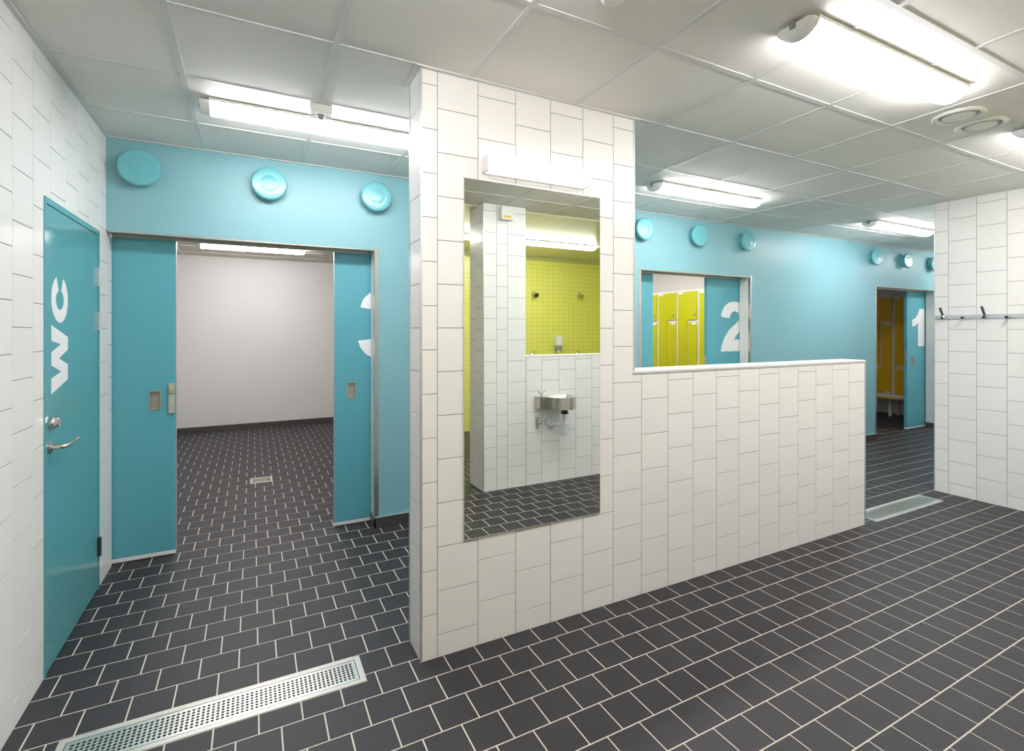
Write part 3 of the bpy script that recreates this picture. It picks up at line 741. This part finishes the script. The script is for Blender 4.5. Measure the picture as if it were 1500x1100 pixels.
stand(9.8, 4.285, 5.5, 'white legged stand with ochre edge under the dim ochre lockers', M['ochre'])

# ------------------------------------------------------------------ drinking fountain (in the mirror)
ft = empty('drinking_fountain', (2.665, YF, 0.815), 'stainless drinking fountain on the low tiled wall, seen in the mirror', 'fountain')
plan = [(-0.215, 0.0)]
plan = [(0.165, 0.0005), (0.165, 0.10), (0.15, 0.17), (0.12, 0.222), (0.07, 0.255), (0.015, 0.265), (-0.05, 0.25), (-0.105, 0.21), (-0.15, 0.155), (-0.185, 0.10), (-0.215, 0.055), (-0.215, 0.0005)]
n = len(plan); cx_, cy_ = 0.02, 0.13
z0, z1 = -0.07, 0.045
ins = [(cx_+(u-cx_)*0.80, cy_+(v-cy_)*0.78) for u, v in plan]; ins = [(max(u, -0.12), v) for u, v in ins]
low = [(cx_+(u-cx_)*0.45, cy_+(v-cy_)*0.45) for u, v in plan]
q = MB()
vs = [(u, v, z0) for u, v in plan] + [(u, v, z1) for u, v in plan] + [(u, v, z1) for u, v in ins] + [(u, v, z1-0.06) for u, v in low]
fs = [tuple(range(n))[::-1]] + [(i, (i+1) % n, n+(i+1) % n, n+i) for i in range(n)] + [(n+i, n+(i+1) % n, 2*n+(i+1) % n, 2*n+i) for i in range(n)] + [(2*n+i, 2*n+(i+1) % n, 3*n+(i+1) % n, 3*n+i) for i in range(n)] + [tuple(range(3*n, 4*n))]
q.add(vs, fs); q.build('bowl', M['strip'], ft, True)
q = MB(); q.tube([(-0.165, 0.05, z1-0.002), (-0.165, 0.05, z1+0.03), (-0.15, 0.055, z1+0.05), (-0.13, 0.065, z1+0.055)], 0.009, 12); q.tube([(-0.185, 0.05, z1+0.02), (-0.2, 0.05, z1+0.06)], 0.006, 10); q.build('bubbler_tap', M['chrome'], ft, True)
q = MB(); q.lathe([(0.038, 0), (0.038, 0.012), (0.030, 0.016), (0.030, 0.05), (0.022, 0.055)], Matrix.Translation((0.05, 0.13, z0-0.056)), 24); q.build('waste_fitting', M['black'], ft, True)
q = MB(); q.tube([(0.05, 0.13, z0-0.05), (0.05, 0.13, z0-0.12), (0.05, 0.13, z0-0.17)], 0.019, 16)
q.lathe([(0.02, 0), (0.034, 0.008), (0.037, 0.02), (0.037, 0.105), (0.04, 0.107), (0.04, 0.125), (0.026, 0.13)], Matrix.Translation((0.05, 0.13, z0-0.27)), 20)
q.tube([(0.05, 0.13, z0-0.165), (0.02, 0.10, z0-0.165), (-0.01, 0.06, z0-0.16), (-0.035, 0.001, z0-0.16)], 0.024, 14)
q.lathe([(0.05, 0.001), (0.05, 0.012), (0.03, 0.03)], basis((-0.035, 0, z0-0.16), -X, Z, Y), 24)
q.build('bottle_trap', M['pvc'], ft, True)
q = MB(); q.bbox(-0.205, -0.165, 0.0005, 0.006, z0-0.21, z0-0.09, 0.002); vp = q.build('valve_plate', M['steel'], ft)
q = MB(); q.lathe([(0.012, 0), (0.012, 0.03), (0.018, 0.032), (0.018, 0.05), (0, 0.052)], basis((-0.185, 0.006, z0-0.135), -X, Z, Y), 18); q.build('stop_valve', M['chrome'], vp, True)
q = MB(); q.tube([(-0.185, 0.03, z0-0.13), (-0.17, 0.04, z0-0.08), (-0.168, 0.05, z0-0.03), (-0.165, 0.05, z0+0.005)], 0.005, 10); q.build('supply_pipe', M['pvc'], ft, True)

# ------------------------------------------------------------------ shower fittings and dispenser (in the mirror)
def shower_head():
    t = empty('shower_spray', (0, 0, 0), '', 'shower head', 'shower heads on the yellow wall')
    q = MB(); q.lathe([(0.035, 0.0005), (0.035, 0.01), (0.026, 0.016), (0.026, 0.045)], basis((0, 0, 0), -X, Z, Y), 24); q.build('wall_rose', M['steel'], t, True)
    q = MB(); q.lathe([(0.02, 0), (0.026, 0.03), (0.042, 0.075), (0.040, 0.082), (0, 0.083)], Matrix.Translation((0, 0.03, 0.0)) @ Matrix.Rotation(math.radians(-125), 4, 'X'), 24); q.build('spray_nozzle', M['chrome'], t, True)
    return t
s1 = shower_head(); s1.location = (3.977, YY, 2.105); s1['label'] = 'chrome shower head on yellow tiles next to the pier in the mirror'
s2 = copy_tree(s1); s2.location = (4.845, YY, 2.105); s2['label'] = 'chrome shower head on yellow tiles by the mirror edge'
def mixer():
    t = empty('shower_mixer', (0, 0, 0), '', 'tap', 'shower taps on the yellow wall')
    q = MB(); q.lathe([(0.05, 0.0005), (0.05, 0.008), (0.03, 0.012), (0.03, 0.05), (0.022, 0.056), (0, 0.056)], basis((0, 0, 0), -X, Z, Y), 24); q.build('tap_body', M['chrome'], t, True)
    q = MB(); q.bbox(-0.008, 0.008, 0.045, 0.06, 0.01, 0.07, 0.003); q.build('tap_lever', M['chrome'], t)
    return t
m1 = mixer(); m1.location = (3.95, YY, 1.11); m1['label'] = 'chrome shower tap peeping over the low wall next to the pier'
m2 = copy_tree(m1); m2.location = (4.82, YY, 1.11); m2['label'] = 'chrome shower tap peeping over the low wall by the mirror edge'
sp = empty('soap_dispenser', (4.414, YY, 1.26), 'white and grey soap dispenser on the yellow tiles, seen in the mirror', 'dispenser')
q = MB(); q.bbox(-0.055, 0.055, 0.0005, 0.09, 0.0, 0.16, 0.012); q.build('dispenser_body', M['white'], sp)
q = MB(); q.bbox(-0.05, 0.05, 0.0005, 0.085, -0.07, -0.0005, 0.008); q.build('soap_bottle', M['greyplastic'], sp)
q = MB(); q.lathe([(0.022, 0), (0.03, 0.03), (0.03, 0.05)], Matrix.Translation((0, 0.045, -0.12)), 20); q.build('pump_nozzle', M['white'], sp, True)
